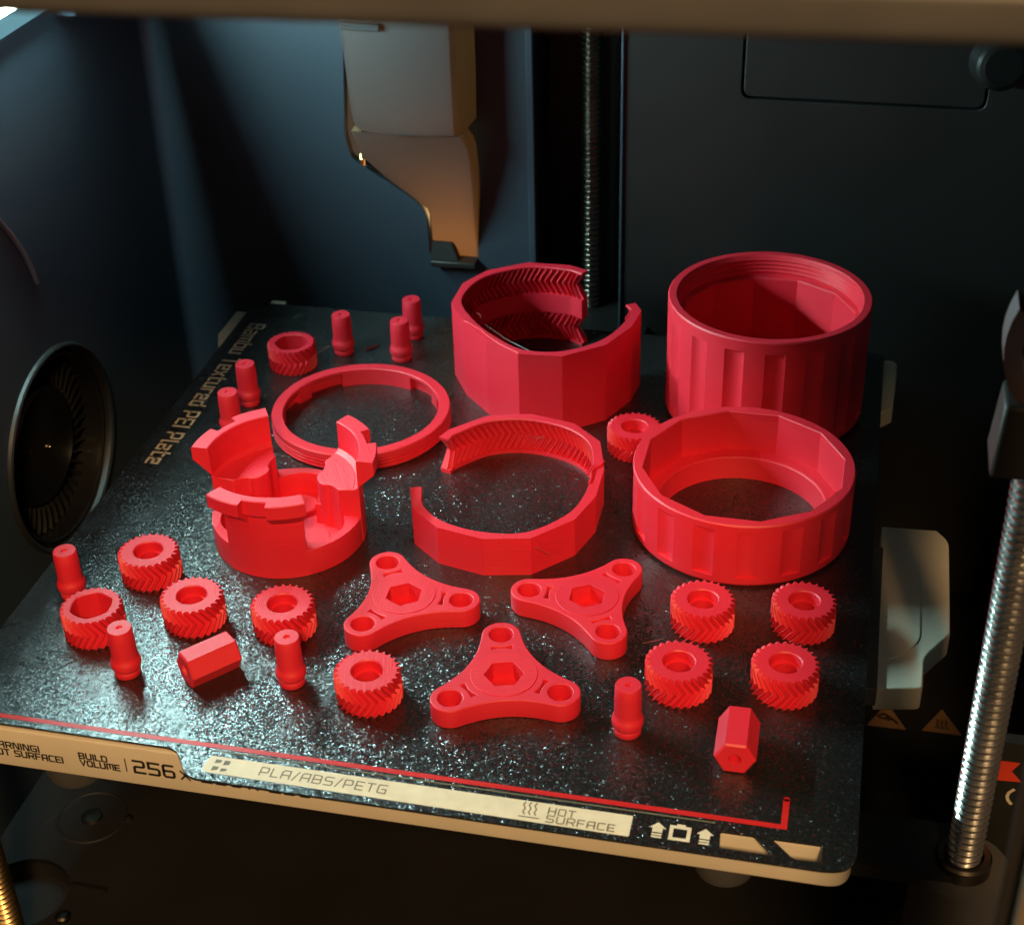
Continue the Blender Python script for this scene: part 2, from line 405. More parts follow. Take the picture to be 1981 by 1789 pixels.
tag(MB().box(-60, 330, -94, 300, 246, 252).build('light_block_top', 'wall_black'), kind='structure')  # unseen opaque top, added to stop lamp light from above

# ================================================================== FIXTURES OF THE PRINTER
# front frame: beam above the opening and the right post
ff = empty('front_frame', (150, -110, 240)); tag(ff, 'out of focus brown frame across the top and lower right of the opening', 'frame')
zb = lambda x: 238.6 + (x - 128.5) * 0.0115
def beam(x0, x1, ya, yb, za, zb_, name, mat, rad):
    mb = MB(); sec = rounded([(ya, za), (yb, za), (yb, zb_), (ya, zb_)], rad, 6)
    mb.grid([[(x - 150, y + 110, z + (x - 128.5) * 0.0115 - 240) for y, z in sec] for x in (x0, x1)], cu=True)
    return mb.build(name, mat, ff)
beam(-60, 340, -112, -96, 238.6, 245.2, 'beam_lip', 'brown', [2.4, 2.0, 1, 1.6])
beam(-60, 340, -110, -96, 245.0, 330, 'beam', 'beam_dark', 1)
mb = MB(); mb.prism(rounded([(272.9, -110), (305, -110), (305, -90), (277.2, -90)], 1), -200, 238.2); mb.v = [(x - 150, y + 110, z - 240) for x, y, z in mb.v]
mb.build('post_edge', 'beam_dark', ff)
mb = MB(); mb.prism(rounded([(275.2, -114), (306, -114), (306, -110.2), (275.8, -110.2)], 1.2), -200, 238.2); mb.v = [(x - 150, y + 110, z - 240) for x, y, z in mb.v]
mb.build('post', 'post_brown', ff)

# LED strip on the left wall
ls = empty('led_strip', (-45, 105, 148.4)); tag(ls, 'glowing cyan white light strip high on the left wall', 'light')
LY0, LY1 = 72, 218
def LS(mb): mb.v = [(x + 45, y - 105, z - 146) for x, y, z in mb.v]; return mb
mb = MB(); sec = [(-36.2, 147.8), (-36.5, 144.0), (-38.4, 144.0), (-38.4, 147.8)]
rows = [[(x, y, z) for x, z in sec] for y in (LY0, LY1)]; mb.grid(rows, cu=True)
LS(mb).build('light_bar', 'led', ls, smooth=False)
mb = MB(); mb.box(-45, -35.6, LY0 - 3, LY1 + 3, 148.0, 152); mb.box(-45, -38.6, LY0 - 3, LY1 + 3, 141.4, 147.9)
mb.box(-45, -36.9, LY1 + .6, LY1 + 3, 128, 147.95); mb.box(-45, -36.9, LY0 - 3, LY0 - .6, 128, 147.95)  # end caps reach low, added to keep bar light off the corner
LS(mb).build('housing', 'wall', ls, smooth=False)
mb = MB(); sec = [(-37.6, 143.8), (-34.9, 143.4), (-34.9, 142.4), (-36.6, 141.0), (-36.9, 136.2), (-37.6, 136.2)]
rows = [[(x, y, z) for x, z in sec] for y in (LY0 - 3, LY1 + 3)]; mb.grid(rows, cu=True); mb.add(rows[0], [tuple(range(6))]); mb.add(rows[1], [tuple(range(6))])
LS(mb).build('lens_edge', 'lens', ls, smooth=False)

# round fan on the left wall
fan = empty('side_fan', (-45, 165, -19)); tag(fan, 'round black fan with a glossy domed hub in the left wall', 'fan')
MB().lathe([(40.6, .1), (40.3, 1.4), (39.6, 1.9), (38.6, 1.2), (38.2, -2)], 96).build('rim', 'black', fan, rot=RY)
MB().lathe([(38.2, -2), (37.2, -2.4), (36.6, -1.0), (35.8, -.6), (35.2, -1.4), (34.8, -18)], 96).build('inner_rim', 'gloss_black', fan, rot=RY)
MB().disc(37.4, -17.8, 72).build('backing', 'black', fan, rot=RY)
MB().lathe([(24, -17.8), (24, -10), (23.2, -8.0), (21.4, -6.9), (16, -6.4), (.01, -6.3)], 72).build('hub', 'gloss_black', fan, rot=RY)
MB().lathe([(1.5, -6.3), (1.3, -5.6), (.9, -5.5), (.7, -6.0), (.01, -6.0)], 20).build('hub_pin', 'dark_steel', fan, rot=RY)
MB().lathe([(1.8, -6.4), (1.5, -6.1), (.01, -6.05)], 20, c=(-4, -11)).build('hub_dimple', 'gloss_black', fan, rot=RY)
fin = None
from mathutils import Matrix
for k in range(44):
    a = 2 * PI * k / 44
    if fin is None:
        mb = MB(); rows = []
        for r, tw in ((24.2, 0), (27.5, .05), (31, .07), (34.5, .06)):
            cc, ss = r * math.cos(tw), r * math.sin(tw)
            rows.append([(cc, ss - .35, -17), (cc, ss + .9, -7.5), (cc, ss + 1.4, -7.6), (cc, ss + .3, -17)])
        mb.grid(rows, cu=True); fin = mb.build('fin', 'black', fan, rot=RY); c = fin
    else:
        c = fin.copy(); COL.objects.link(c); c.parent = fan
    c.rotation_euler = (Matrix.Rotation(PI / 2, 3, 'Y') @ Matrix.Rotation(a, 3, 'Z')).to_euler()

# thin curved line on the left wall, built as a tube
path = [(-44.4, 152, 84), (-44.3, 155.4, 78.5), (-44.3, 160, 71.9), (-44.3, 165.5, 62.1), (-44.3, 168.4, 54.7), (-44.4, 170.4, 47.9)]
mb = MB(); mb.tube([(x + 44.4, y - 152, z - 84) for x, y, z in path], .9, 10)
tag(mb.build('wall_line', 'mauve', loc=(-44.4, 152, 84)), 'short dull mauve line curving down the left wall', 'wall_line')

# waste chute on the back wall
ch = empty('waste_chute', (67, 285, 70)); tag(ch, 'pale plastic waste chute bulging from the back wall and tapering into its opening', 'chute')
def chl(p): return (p[0] - 67, p[1] - 285, p[2] - 70)
sec = [(45.4, 290), (45.4, 270), (46.2, 266.2), (48.6, 263.4), (52.2, 262.2), (68, 261.6), (85.6, 262.0), (88.2, 262.7), (89.9, 264.6), (90.7, 268), (90.9, 290)]
mb = MB(); rows = []
for z, dx, dy in ((140, -3.4, 0), (114, -1.2, 0), (92, 0, 0), (82, .4, .1), (78, .9, .4), (75.4, 1.8, 1.2)):
    rows.append([chl((x + (dx if x < 60 else 0), y + dy * (1 if 262 <= y < 268 else 0), z - (1.2 if y > 270 else 0))) for x, y in sec])
mb.grid(rows); mb.build('hood', 'chute', ch)
# the spout goes on from the hood's lower edge: left edge, right edge at falling heights, both faces of a thin sheet
lows = [((46.6, 263.4, 75.4), (90.6, 264.4, 75.4)), ((47.4, 264.8, 70), (92.6, 266.4, 71)), ((49.2, 266.6, 63.4), (93.0, 268.8, 66)), ((57.1, 270.3, 53.8), (92.8, 272.4, 54)), ((67.0, 274.6, 43.8), (92.2, 275.6, 43)), ((71.5, 276.8, 38.7), (91.8, 277.4, 38)), ((72.3, 278.5, 34.6), (91.4, 279.0, 34)), ((69.9, 287.7, 12.3), (89.9, 287.2, 13))]
mb = MB(); fr = []
for (l, r_) in lows:
    row = [chl((l[0], l[1] + 10, l[2])), chl((l[0], l[1] + 1.0, l[2]))]
    for k in range(7):
        t_ = k / 6; bulge = 1.2 * math.sin(PI * t_) * max(0, (l[2] - 55) / 20)
        row.append(chl((l[0] + .8 + (r_[0] - l[0] - 1.6) * t_, l[1] + (r_[1] - l[1]) * t_ - bulge, l[2] + (r_[2] - l[2]) * t_)))
    row += [chl((r_[0], r_[1] + 1.0, r_[2])), chl((r_[0], r_[1] + 10, r_[2]))]
    fr.append(row)
mb.grid(fr); mb.build('spout', 'chute', ch, angle=40)
mb = MB(); mb.box(71.0, 90.2, 279.5, 287, 11.6, 14.4); mb.v = [chl(q) for q in mb.v]; mb.build('bottom_lip', 'beam_dark', ch, bevel=.6)
mb = MB(); mb.add([chl(q) for q in [(70.6, 285, 14.4), (82.5, 285, 14.4), (80.0, 285.6, 22), (71.2, 285.6, 22), (70.6, 282, 14.4), (82.5, 281, 14.4), (79.4, 283, 21.4), (71.2, 283, 21.4)]], [(4, 5, 6, 7), (5, 1, 2, 6), (7, 6, 2, 3), (0, 4, 7, 3)])
mb.build('flap', 'wall_black', ch)
mb = MB(); mb.box(47, 62.5, 259.5, 262, 116.2, 119); mb.v = [chl(q) for q in mb.v]; mb.build('upper_lip', 'chute', ch, bevel=.4)
mb = MB(); mb.tube([chl(q) for q in [(42.8, 284.2, 57.8), (43.6, 283.4, 55.6), (43.8, 283.0, 53.2)]], lambda t: .7 + .6 * math.sin(t * 2.6), 10); mb.build('glint_stub', 'warm_lit_metal', ch)  # bright stub standing in for the glint at the notch

# the room's warm light comes in through the waste opening behind the chute
area_lamp('rear_opening_light', (0.082, 0.318, 0.030), (0.078, 0.262, 0.052), 0.030, REAR_POWER, (1.0, 0.58, 0.22))

# knob at the top of the back wall
kb = MB(); kb.lathe([(9.2, 0), (9.0, 9), (8.2, 10.6), (6.6, 11.4), (.01, 11.5)], 48)
tag(kb.build('round_knob', 'black', loc=(284.0, 284.5, 108), rot=(PI / 2 - .1, 0, .25)), 'round dark knob on the back wall under the right end of the beam', 'knob')

# lead screws
def screw_mesh(r, z0, z1, pitch, n=20, per=8):
    mb = MB(); rows = []; steps = int((z1 - z0) / pitch * per)
    for i in range(steps + 1):
        z = z0 + i * pitch / per
        row = []
        for k in range(n):
            ph = (i / per - k / n) % 1.0
            tri = abs(2 * ph - 1); d = max(0, min(1, (tri - .2) / .6))
            rr = r - .95 * d
            row.append((rr * math.cos(2 * PI * k / n), rr * math.sin(2 * PI * k / n), z))
        rows.append(row)
    return mb.grid(rows, cu=True)
sg = 'lead screws that raise the bed'
s1 = empty('lead_screw', (287, 31, -30)); tag(s1, 'silver threaded lead screw standing beside the right edge of the plate', 'lead screw', sg)
screw_mesh(4.9, -5, 150, 2.35).build('threaded_rod', 'steel', s1)
MB().lathe([(7.6, -4), (7.6, .6), (7.0, 1.4), (5.4, 1.4), (5.2, -3)], 40).build('nut_collar', 'dark_steel', s1)
MB().lathe([(13.6, -27), (13.0, -3.6), (7.6, -3.4)], 48).build('nut_housing', 'brown', s1)
s2 = empty('lead_screw', (-20.5, 31, -130)); tag(s2, 'warm tinted threaded lead screw cut off by the lower left corner', 'lead screw', sg)
screw_mesh(4.9, 0, 128, 2.35).build('threaded_rod', 'warm_lit_metal', s2)
s3 = empty('lead_screw', (134.8, 301, -130)); tag(s3, 'dim lead screw in the black channel of the back wall', 'lead screw', sg)
screw_mesh(4.6, 0, 300, 2.35).build('threaded_rod', 'dark_steel', s3)  # shade of the channel put into the rod's darker metal

# bracket that holds the head of the right screw
rb = empty('screw_bracket', (287, 31, 112)); tag(rb, 'dim mauve bracket round the head of the right lead screw', 'bracket')
mb = MB(); rows = []
for k in range(15):
    a = math.radians(150 + 150 * k / 14)
    rows.append([(0 + r * math.cos(a) + 2, y, 18 + r * math.sin(a) * 1.35) for r, y in ((13.6, -4), (9.8, -5), (9.8, 5), (13.6, 5))])
mb.grid(rows, cu=True).build('ring', 'mauve', rb, angle=40)
mb = MB(); mb.add([(-9.5, -6, 4), (9, -6, 4), (9, 7, 4), (-9.5, 7, 4), (-10.8, -8, -14), (11, -8, -14), (11, 8, -14), (-10.8, 8, -14)], [(0, 1, 2, 3), (4, 5, 6, 7), (0, 1, 5, 4), (1, 2, 6, 5), (2, 3, 7, 6), (3, 0, 4, 7)])
mb.build('sleeve', 'beam_dark', rb, bevel=1)

# stickers and plate on the chamber floor at the right
def flat_sticker(name, poly, mat, label, cat, group=None):
    cx = sum(q[0] for q in poly) / len(poly); cy = sum(q[1] for q in poly) / len(poly)
    r = empty(name, (cx, cy, -130)); tag(r, label, cat, group)
    mb = MB(); mb.prism([(x - cx, y - cy) for x, y in poly], .02, .16); mb.build('sticker_face', mat, r)
    return r, cx, cy
wg = 'warning stickers on the chamber floor'
r, cx, cy = flat_sticker('warning_sticker', rounded([(265.0, 192), (280.2, 192.2), (272.6, 206.5)], .6), 'sticker', 'dim orange warning triangle half under the bed arm', 'sticker', wg)
mb = MB(); strokes_mesh(mb, [[(-3.4, 1.4), (-1.2, 3), (1, 1.6), (-.6, .2), (-2.6, .4)], [(.6, -.4), (2, .6), (4, -1.6)]], 1.1, lambda x, y: (x, y, .2)); mb.build('gear_symbol', 'black_print', r)
r, cx, cy = flat_sticker('warning_sticker', rounded([(286.1, 193), (301.4, 193), (293.9, 207)], .6), 'sticker', 'dim orange triangle with three heat waves left of the right screw', 'sticker', wg)
mb = MB()
for dx in (-1.6, 0, 1.6): strokes_mesh(mb, [[(dx - .3, 2.6), (dx + .4, 1.4), (dx - .4, .2), (dx + .3, -1.2)]], .6, lambda x, y: (x, y, .2))
strokes_mesh(mb, [[(-2.6, -2), (2.6, -2)]], .6, lambda x, y: (x, y, .2)); mb.build('heat_symbol', 'black_print', r)
bd = MB(); bd.box(291.5, 330, 50.2, 54, -128, -4)
tag(bd.build('inner_side_panel', 'wall_black'), 'black panel behind the right lead screw', 'panel')
r = empty('arrow_sticker', (297, 50, -14)); tag(r, 'bright red notched sticker behind the right lead screw', 'sticker')
mb = MB(); mb.v = []; poly = [(-2.9, 3.2), (3.0, 3.2), (1.2, -.1), (4.2, -3.6), (-2.9, -4.1)]
mb.add([(x, 0, z) for x, z in poly] + [(x, .15, z) for x, z in poly], [(0, 1, 2, 3, 4), (9, 8, 7, 6, 5)] + [(i, (i + 1) % 5, 5 + (i + 1) % 5, 5 + i) for i in range(5)])
mb.build('sticker_face', 'red_sticker', r)
mb = MB(); strokes_mesh(mb, [[(2.6, -7.0), (1.6, -8.2), (1.3, -9.6), (1.7, -11.0), (2.6, -12.2)]], .9, lambda x, y: (x, .1, y)); mb.build('curved_mark', 'text_beige', r)
tp = MB(); tp.prism(rounded([(258, 131), (282.4, 131.6), (285, 154.6), (258, 153.4)], 1), 0, 2.4); tp.v = [(x - 270, y - 143, z) for x, y, z in tp.v]
tag(tp.build('cover_plate', 'beam_dark', loc=(270, 143, -130), bevel=.4), 'dull brown rectangular cover below the right edge of the plate', 'cover')

# ================================================================== HEATED BED
bed = empty('heated_bed', (128.5, 128, -8)); tag(bed, 'pale painted heated bed under the dark build plate', 'heated bed')
def BL(mb): mb.v = [(x - 128.5, y - 128, z + 8) for x, y, z in mb.v]; return mb
flat_fill('bed_slab', 'beige', [rounded([(.4, -1), (256.4, -1), (256.4, 257.4), (.4, 257.4)], [4, 7, 4, 4], 8)], -7.4, 7.0, 0.9, bed, loc=(-128.5, -128, 0))
FRONT = lambda x, y: (x - 128.5, -1.06 - 128, y + 8)
for txt, h, wd, x0, z0, tot in (('WARNING!', 2.1, .52, 16.3, -8.0, 15.2), ('HOT SURFACE!', 2.1, .52, 16.2, -10.9, 22.1), ('BUILD', 2.0, .52, 43.9, -8.0, 8.3), ('VOLUME', 2.0, .52, 43.9, -10.7, 11.7), ('256', 4.3, .85, 60.3, -10.3, 11.8), ('x 256', 4.0, .60, 74.2, -10.3, 17.5), ('x 256', 4.0, .60, 94.0, -10.3, 17.5)):
    lettering(txt, h, wd, lambda x, y, x0=x0, z0=z0: FRONT(x0 + x, z0 + y), total=tot).build('printed_lettering', 'black_print', bed)
mb = MB(); strokes_mesh(mb, [[(57.8, -10.4), (57.8, -5.8)]], .35, FRONT); mb.build('printed_bar', 'black_print', bed)
BK = [(259.3, 146.2), (276.9, 147.1), (280.7, 141.8), (280.7, 93.7), (273.3, 81.6), (272.9, 67.4), (259.6, 64.6)]
br = flat_fill('side_bracket', 'beige', [rounded(BK, [0.6, 0, 5.5, 1, 2.5, 1.5, .6])], -3.2, 5.0, .5, bed, loc=(-128.5, -128, 0))
flat_fill('bracket_pad', 'beige', [rounded([(259.9, 76.5), (259.9, 129.8), (272.0, 129.0), (272.0, 88.2), (266, 80)], [.5, .5, 2, 4, 4])], 4.9, 5.3, .15, br)
mb = MB(); mb.box(256.2, 260.2, 64, 134, -9, -2.6); BL(mb).build('side_rail', 'brown', bed, bevel=.3)
mb = MB(); mb.prism([(255.4, 255.7), (261.0, 255.2), (262.1, 252.7), (261.8, 236.7), (261.2, 220.5), (256.9, 215.5)], -8, -1.2); BL(mb).build('rear_ear', 'beige', bed, bevel=.4)
mb = MB(); mb.prism([(-5.4, 251.2), (-5.6, 231), (-2.5, 223), (1.0, 220.5), (1.0, 251.4)], -8, -1.2); BL(mb).build('rear_ear', 'beige', bed, bevel=.4)
for x0 in (6.6, 243): mb = MB(); mb.box(x0, x0 + 6.4, 258.6, 261.4, -6, -.2); BL(mb).build('rear_stop', 'beige', bed, bevel=.3)
for x0 in (34.5, 223.5):
    mb = MB(); mb.lathe([(9, -16), (9, -22), (8, -25.4), (5, -27.6), (.01, -28)], 36, c=(x0, 11)); BL(mb).build('levelling_knob', 'brown', bed)
mb = MB(); mb.box(6, 251, 18, 250, -30, -15.6); mb.box(-30, 285, 24, 44, -36, -31); BL(mb).build('carriage', 'black', bed)
mb = MB(); mb.box(108, 162, 262, 312, -40, -11); BL(mb).build('rear_carriage', 'black', bed, bevel=1)

# ================================================================== BUILD PLATE
bp = empty('build_plate', (128.5, 128, 0)); tag(bp, 'dark textured build plate with gold and red print, covered in red parts', 'build plate')
def PL(x, y, z=.06): return (x - 128.5, y - 128, z)
outl = rounded([(0, 0), (71.5, 0), (74.3, -1.2), (79.4, -8.3), (82.2, -9.9), (250, -9.9), (254.6, -8.6), (257, -4.4), (257, 258.2), (0, 258.2)], [2, 1.6, .8, .8, 1.6, 3, 2, 2, 2.5, 2.5])
cut1 = rounded([(222.8, -1.5), (231.2, -1.5), (236.6, -7.2), (223.2, -7.2)], [.8, .5, .3, .8])
cut2 = rounded([(235.7, -1.5), (248.2, -1.4), (248.2, -7.1), (241.6, -7.4)], [.3, .5, .5, 1])
flat_fill('steel_sheet', 'plate', [outl, cut1, cut2], -.8, 0, .12, bp, loc=(-128.5, -128, 0), res=1)
mb = MB(); strokes_mesh(mb, [[(12, 3.05), (238.4, 2.9), (238.4, 12.1)]], 1.65, lambda x, y: PL(x, y)); mb.disc(.82, .06, 16, PL(238.4, 12.9)[:2]); mb.build('red_line', 'red_print', bp)
mb = MB(); strokes_mesh(mb, [[(84, 1.2), (221, 1.0)]], .5, lambda x, y: PL(x, y)); mb.build('fine_line', 'grey_print', bp)
ls_ = flat_fill('label_strip', 'print_beige', [rounded([(84.2, -.7), (200.2, -.7), (200.2, -8.0), (199, -8.0), (85.0, -7.0), (83.4, -6.2)], [1.2, .2, .6, .5, 1.2, 1])], .02, .07, 0, bp, loc=(-128.5, -128, 0))
LB = lambda x, y: (x, y, .12)
lettering('PLA/ABS/PETG', 2.9, .38, lambda x, y: LB(99.6 + x, -5.3 + y - x * .006), total=35.2).build('printed_lettering', 'grey_print', ls_)
lettering('HOT', 2.2, .36, lambda x, y: LB(178.5 + x, -4.3 + y - x * .01), total=6.9).build('printed_lettering', 'grey_print', ls_)
lettering('SURFACE', 2.2, .36, lambda x, y: LB(178.5 + x, -7.1 + y), total=17.6).build('printed_lettering', 'grey_print', ls_)
mb = MB()
for dx in (0, 1.5, 3): strokes_mesh(mb, [[(172.0 + dx, -1.3), (171.6 + dx, -2.2), (172.3 + dx, -3.4), (171.9 + dx, -4.6), (172.4 + dx, -5.4)]], .36, LB)
strokes_mesh(mb, [[(171.2, -6.4), (176.4, -6.4)]], .36, LB); mb.build('heat_symbol', 'grey_print', ls_)
mb = MB()       # four slanted bars, the maker's mark
for x0, x1, a0, a1 in ((86.2, 87.9, -1.9, -3.4), (86.2, 87.9, -4.5, -6.2), (88.7, 90.4, -1.9, -3.8), (88.7, 90.4, -4.9, -6.2)):
    mb.add([(x0, a0, .12), (x1, a0, .12), (x1, a1 + .5, .12), (x0, a1, .12)], [(0, 1, 2, 3)])
mb.build('bar_mark', 'grey_print', ls_)
def arrow(x0):
    mb = MB(); z = .06
    mb.add([PL(x0 + 2.2, -1.6, z), PL(x0, -3.6, z), PL(x0 + .9, -3.6, z), PL(x0 + .9, -5.1, z), PL(x0 + 3.5, -5.1, z), PL(x0 + 3.5, -3.6, z), PL(x0 + 4.4, -3.6, z)], [(0, 1, 2, 3, 4, 5, 6)])
    for y in (-5.5, -6.4): mb.add([PL(x0 + .9, y, z), PL(x0 + 3.5, y, z), PL(x0 + 3.5, y - .6, z), PL(x0 + .9, y - .6, z)], [(0, 1, 2, 3)])
    return mb
arrow(204.8).build('arrow_symbol', 'print_beige', bp); arrow(216.9).build('arrow_symbol', 'print_beige', bp)
mb = MB(); strokes_mesh(mb, [[(210.5, -2.4), (215.0, -2.4), (215.0, -6.5), (210.5, -6.5), (210.5, -2.4)]], 1.0, lambda x, y: PL(x, y)); strokes_mesh(mb, [[(212, -1.6), (213.6, -1.6)]], .6, lambda x, y: PL(x, y)); mb.build('square_symbol', 'print_beige', bp)
lettering('Bambu Textured PEI Plate', 6.0, .95, lambda x, y: PL(5.7 + y, 239.4 - x), total=105.2, gap=.36).build('printed_lettering', 'text_beige', bp)

# ================================================================== RED PRINTED PARTS
PED = 'pla'
def smoothstep(t): return t * t * (3 - 2 * t)
# ---- herringbone gears
NT = 26
def gear_mesh(h=9.7, rt=9.6, rr=8.25, hexbore=False):
    prof = [(0, 0), (.28, 0), (.45, .9), (.53, 1), (.61, .9), (.80, 0)]
    th, dep = [], []
    for i in range(NT):
        for f, d in prof: th.append(2 * PI * (i + f) / NT); dep.append(d)
    dm = dict(zip(th, dep))
    tw = lambda z: .36 * (1 - abs(2 * z / h - 1))
    R = lambda t, s=1: rr + (rt - rr) * dm[t] * s
    mb = MB(); rings = []
    zs = [0, .35] + [h * k / 8 for k in range(1, 8)] + [h - .35, h]
    def rb(t):
        if not hexbore: return 4.55
        a = (t + .2) % (PI / 3); return .5 * 6.5 * math.cos(PI / 6) / math.cos(a - PI / 6) + .5 * 6.1
    for z in zs:
        s = .72 if z in (0, h) else 1
        rings.append(lambda t, z=z, s=s: (R(t, s), z, tw(z)))
    rings.append(lambda t: (rr - .15, h, 0))
    if hexbore:
        rings += [lambda t: (rb(t) + .25, h), lambda t: (rb(t), h - .25), lambda t: (rb(t), 0)]
    else:
        rings += [lambda t: (4.8, h), lambda t: (4.45, h - .35), lambda t: (4.4, h - 3.4), lambda t: (3.6, h - 3.5), lambda t: (3.6, 0)]
    mb.polar(th, rings, loop=True)
    return mb
gg = 'red herringbone gears on the plate'
g_round = gear_mesh().build('herringbone_gear', PED, angle=28)
g_hex = gear_mesh(h=10.0, rt=9.3, hexbore=True).build('herringbone_gear', PED, angle=28)
gears = [
 (g_hex, 34.2, 210.0, .4, 'red gear with a wide faceted bore standing by the gold lettering at the back'),
 (g_hex, 29.8, 43.1, .9, 'red gear with a wide faceted bore between two upright pins at the front left'),
 (g_round, 35.0, 72.9, .1, 'red gear with a round bore, rearmost of the front left cluster, touching the next gear'),
 (g_round, 57.3, 54.0, .33, 'red gear with a round bore just behind the lying hexagonal rod on the left'),
 (g_round, 85.7, 55.4, .55, 'red gear half hidden by an upright pin, in front of the clawed cup'),
 (g_round, 119.7, 30.6, .2, 'lone red gear standing between the front pin and the front three lobed plate'),
 (g_round, 173.2, 173.3, .7, 'red gear peeking out between the tall split ring and the low fluted ring'),
 (g_round, 208.1, 80.7, .05, 'rear left gear of the block of four in front of the low fluted ring'),
 (g_round, 237.4, 85.5, .6, 'rear right gear of the block of four in front of the low fluted ring'),
 (g_round, 204.9, 51.2, .45, 'front left gear of the block of four, beside the lone front pin'),
 (g_round, 234.2, 56.2, .8, 'front right gear of the block of four, behind the upright facing hexagonal rod'),
]
used = set()
for src, x, y, rz, lab in gears:
    if src.name not in used: o = src; used.add(src.name); o.location = (x * S, y * S, 0); o.rotation_euler = (0, 0, rz)
    else: o = dup(src, (x, y, 0), rz)
    tag(o, lab, 'gear', gg)

# ---- stepped pins
pm = MB(); pm.lathe([(.01, 0), (3.55, 0), (3.85, .3), (3.85, 2.0), (3.7, 2.25), (3.95, 2.5), (4.3, 3.2), (4.42, 3.9), (4.42, 5.0), (4.2, 5.7), (3.8, 6.3), (3.78, 7.5), (3.74, 12.5), (3.6, 16.4), (3.4, 16.75), (.95, 16.8), (.75, 16.2), (.01, 16.1)], 40)
pin0 = pm.build('stepped_pin', PED, angle=50)
pins = [
 (50.5, 223.1, 'red pin standing alone right of the gear at the back of the plate'),
 (74.0, 240.2, 'rearmost red pin, partly behind another pin left of the tall split ring'),
 (74.3, 222.1, 'red pin in front of the rearmost pin, behind the threaded ring'),
 (27.6, 179.6, 'red pin on the gold lettering, rear one of the pair left of the threaded ring'),
 (28.8, 159.0, 'red pin standing on the gold lettering, its foot hidden by the clawed cup'),
 (14.6, 59.0, 'red pin at the left edge of the plate, its foot hidden by a gear'),
 (47.2, 27.2, 'red pin at the front left, in front of the gear with the wide bore'),
 (95.9, 32.3, 'red pin standing right in front of a round bored gear, right of the lying rod'),
 (193.7, 30.4, 'red pin standing alone between the front three lobed plate and the hexagonal rod'),
]
for i, (x, y, lab) in enumerate(pins):
    o = pin0 if i == 0 else dup(pin0, (x, y, 0), i * 1.1)
    o.location = (x * S, y * S, 0); tag(o, lab, 'pin', 'red stepped pins standing on the plate')

# ---- hexagonal rods lying on the plate
def hexrod(L, R, borer=1.7):
    mb = MB(); ang = [math.radians(60 * k + 0) for k in range(6)]        # flats at top and bottom
    ap = R * math.cos(PI / 6)
    def ring(s, x): return [(x, R * s * math.cos(a), ap + R * s * math.sin(a)) for a in ang]
    N6 = 24
    def cring(r, x): return [(x, r * math.cos(2 * PI * k / N6), ap + r * math.sin(2 * PI * k / N6)) for k in range(N6)]
    def fine(s, x):
        out = []
        for k in range(6):
            for j in range(4):
                t = j / 4; a, b = ang[k], ang[(k + 1) % 6]
                out.append((x, R * s * ((1 - t) * math.cos(a) + t * math.cos(b)), ap + R * s * ((1 - t) * math.sin(a) + t * math.sin(b))))
        return out
    rows = [cring(borer * .9, 5), cring(borer * .9, .5), cring(borer, 0), fine(.90, 0), fine(1, .5), fine(1, L - .5), fine(.90, L), cring(borer, L), cring(borer * .9, L - .5), cring(borer * .9, L - 5)]
    mb.grid(rows, cu=True); return mb
hr = hexrod(15.8, 5.65).build('hex_rod', PED, angle=20)
hr.location = (66.0 * S, 26.0 * S, 0); hr.rotation_euler = (0, 0, math.radians(49))
tag(hr, 'red hexagonal rod lying on its side on the bright left part of the plate', 'rod', 'red hexagonal rods lying on the plate')
hr2 = dup(hr, (223.9, 19.9, 0), math.radians(91.0)); tag(hr2, 'red hexagonal rod pointing its bored end at the front right corner', 'rod', 'red hexagonal rods lying on the plate')

# ---- three lobed carrier plates
def lobed_mesh(name, parent):
    RO, rl, wst = 17.7, 5.7, 10.9
    out = []
    for k in range(3):
        c = math.radians(120 * k)
        cx, cy = RO * math.cos(c), RO * math.sin(c)
        for j in range(-8, 9):
            a = c + math.radians(84) * j / 8; out.append((cx + rl * math.cos(a), cy + rl * math.sin(a)))
        # concave flank to the next lobe
        a1 = c + math.radians(84); p0 = Vector((cx + rl * math.cos(a1), cy + rl * math.sin(a1)))
        c2 = math.radians(120 * (k + 1)); a2 = c2 - math.radians(84); p3 = Vector((RO * math.cos(c2) + rl * math.cos(a2), RO * math.sin(c2) + rl * math.sin(a2)))
        t0 = Vector((-math.sin(a1), math.cos(a1))); t3 = Vector((math.sin(a2), -math.cos(a2)))
        for j in range(1, 12):
            t = j / 12
            p1 = p0 + t0 * 9.6; p2 = p3 + t3 * 9.6
            q = (1 - t) ** 3 * p0 + 3 * t * (1 - t) ** 2 * p1 + 3 * t * t * (1 - t) * p2 + t ** 3 * p3
            out.append(tuple(q))
    holes = [circ(5.7, 6, ph=math.radians(30))]
    for k in range(3):
        c = math.radians(120 * k); u = Vector((math.cos(c), math.sin(c))); v = Vector((-u.y, u.x))
        holes.append(circ(3.45, 32, (RO * u.x, RO * u.y)))
        b = [(-.9, -3.5), (.9, -3.4), (.45, -1.2), (.35, 0), (.45, 1.2), (.9, 3.4), (-.9, 3.5), (-.35, 1.2), (-.3, 0), (-.35, -1.2)]; b = [(x * .82, y * .86) for x, y in b]
        holes.append([tuple(u * (11.9 + x) + v * y) for x, y in b])
    return flat_fill(name, PED, [out] + holes, 0.02, 6.3, .35, parent)
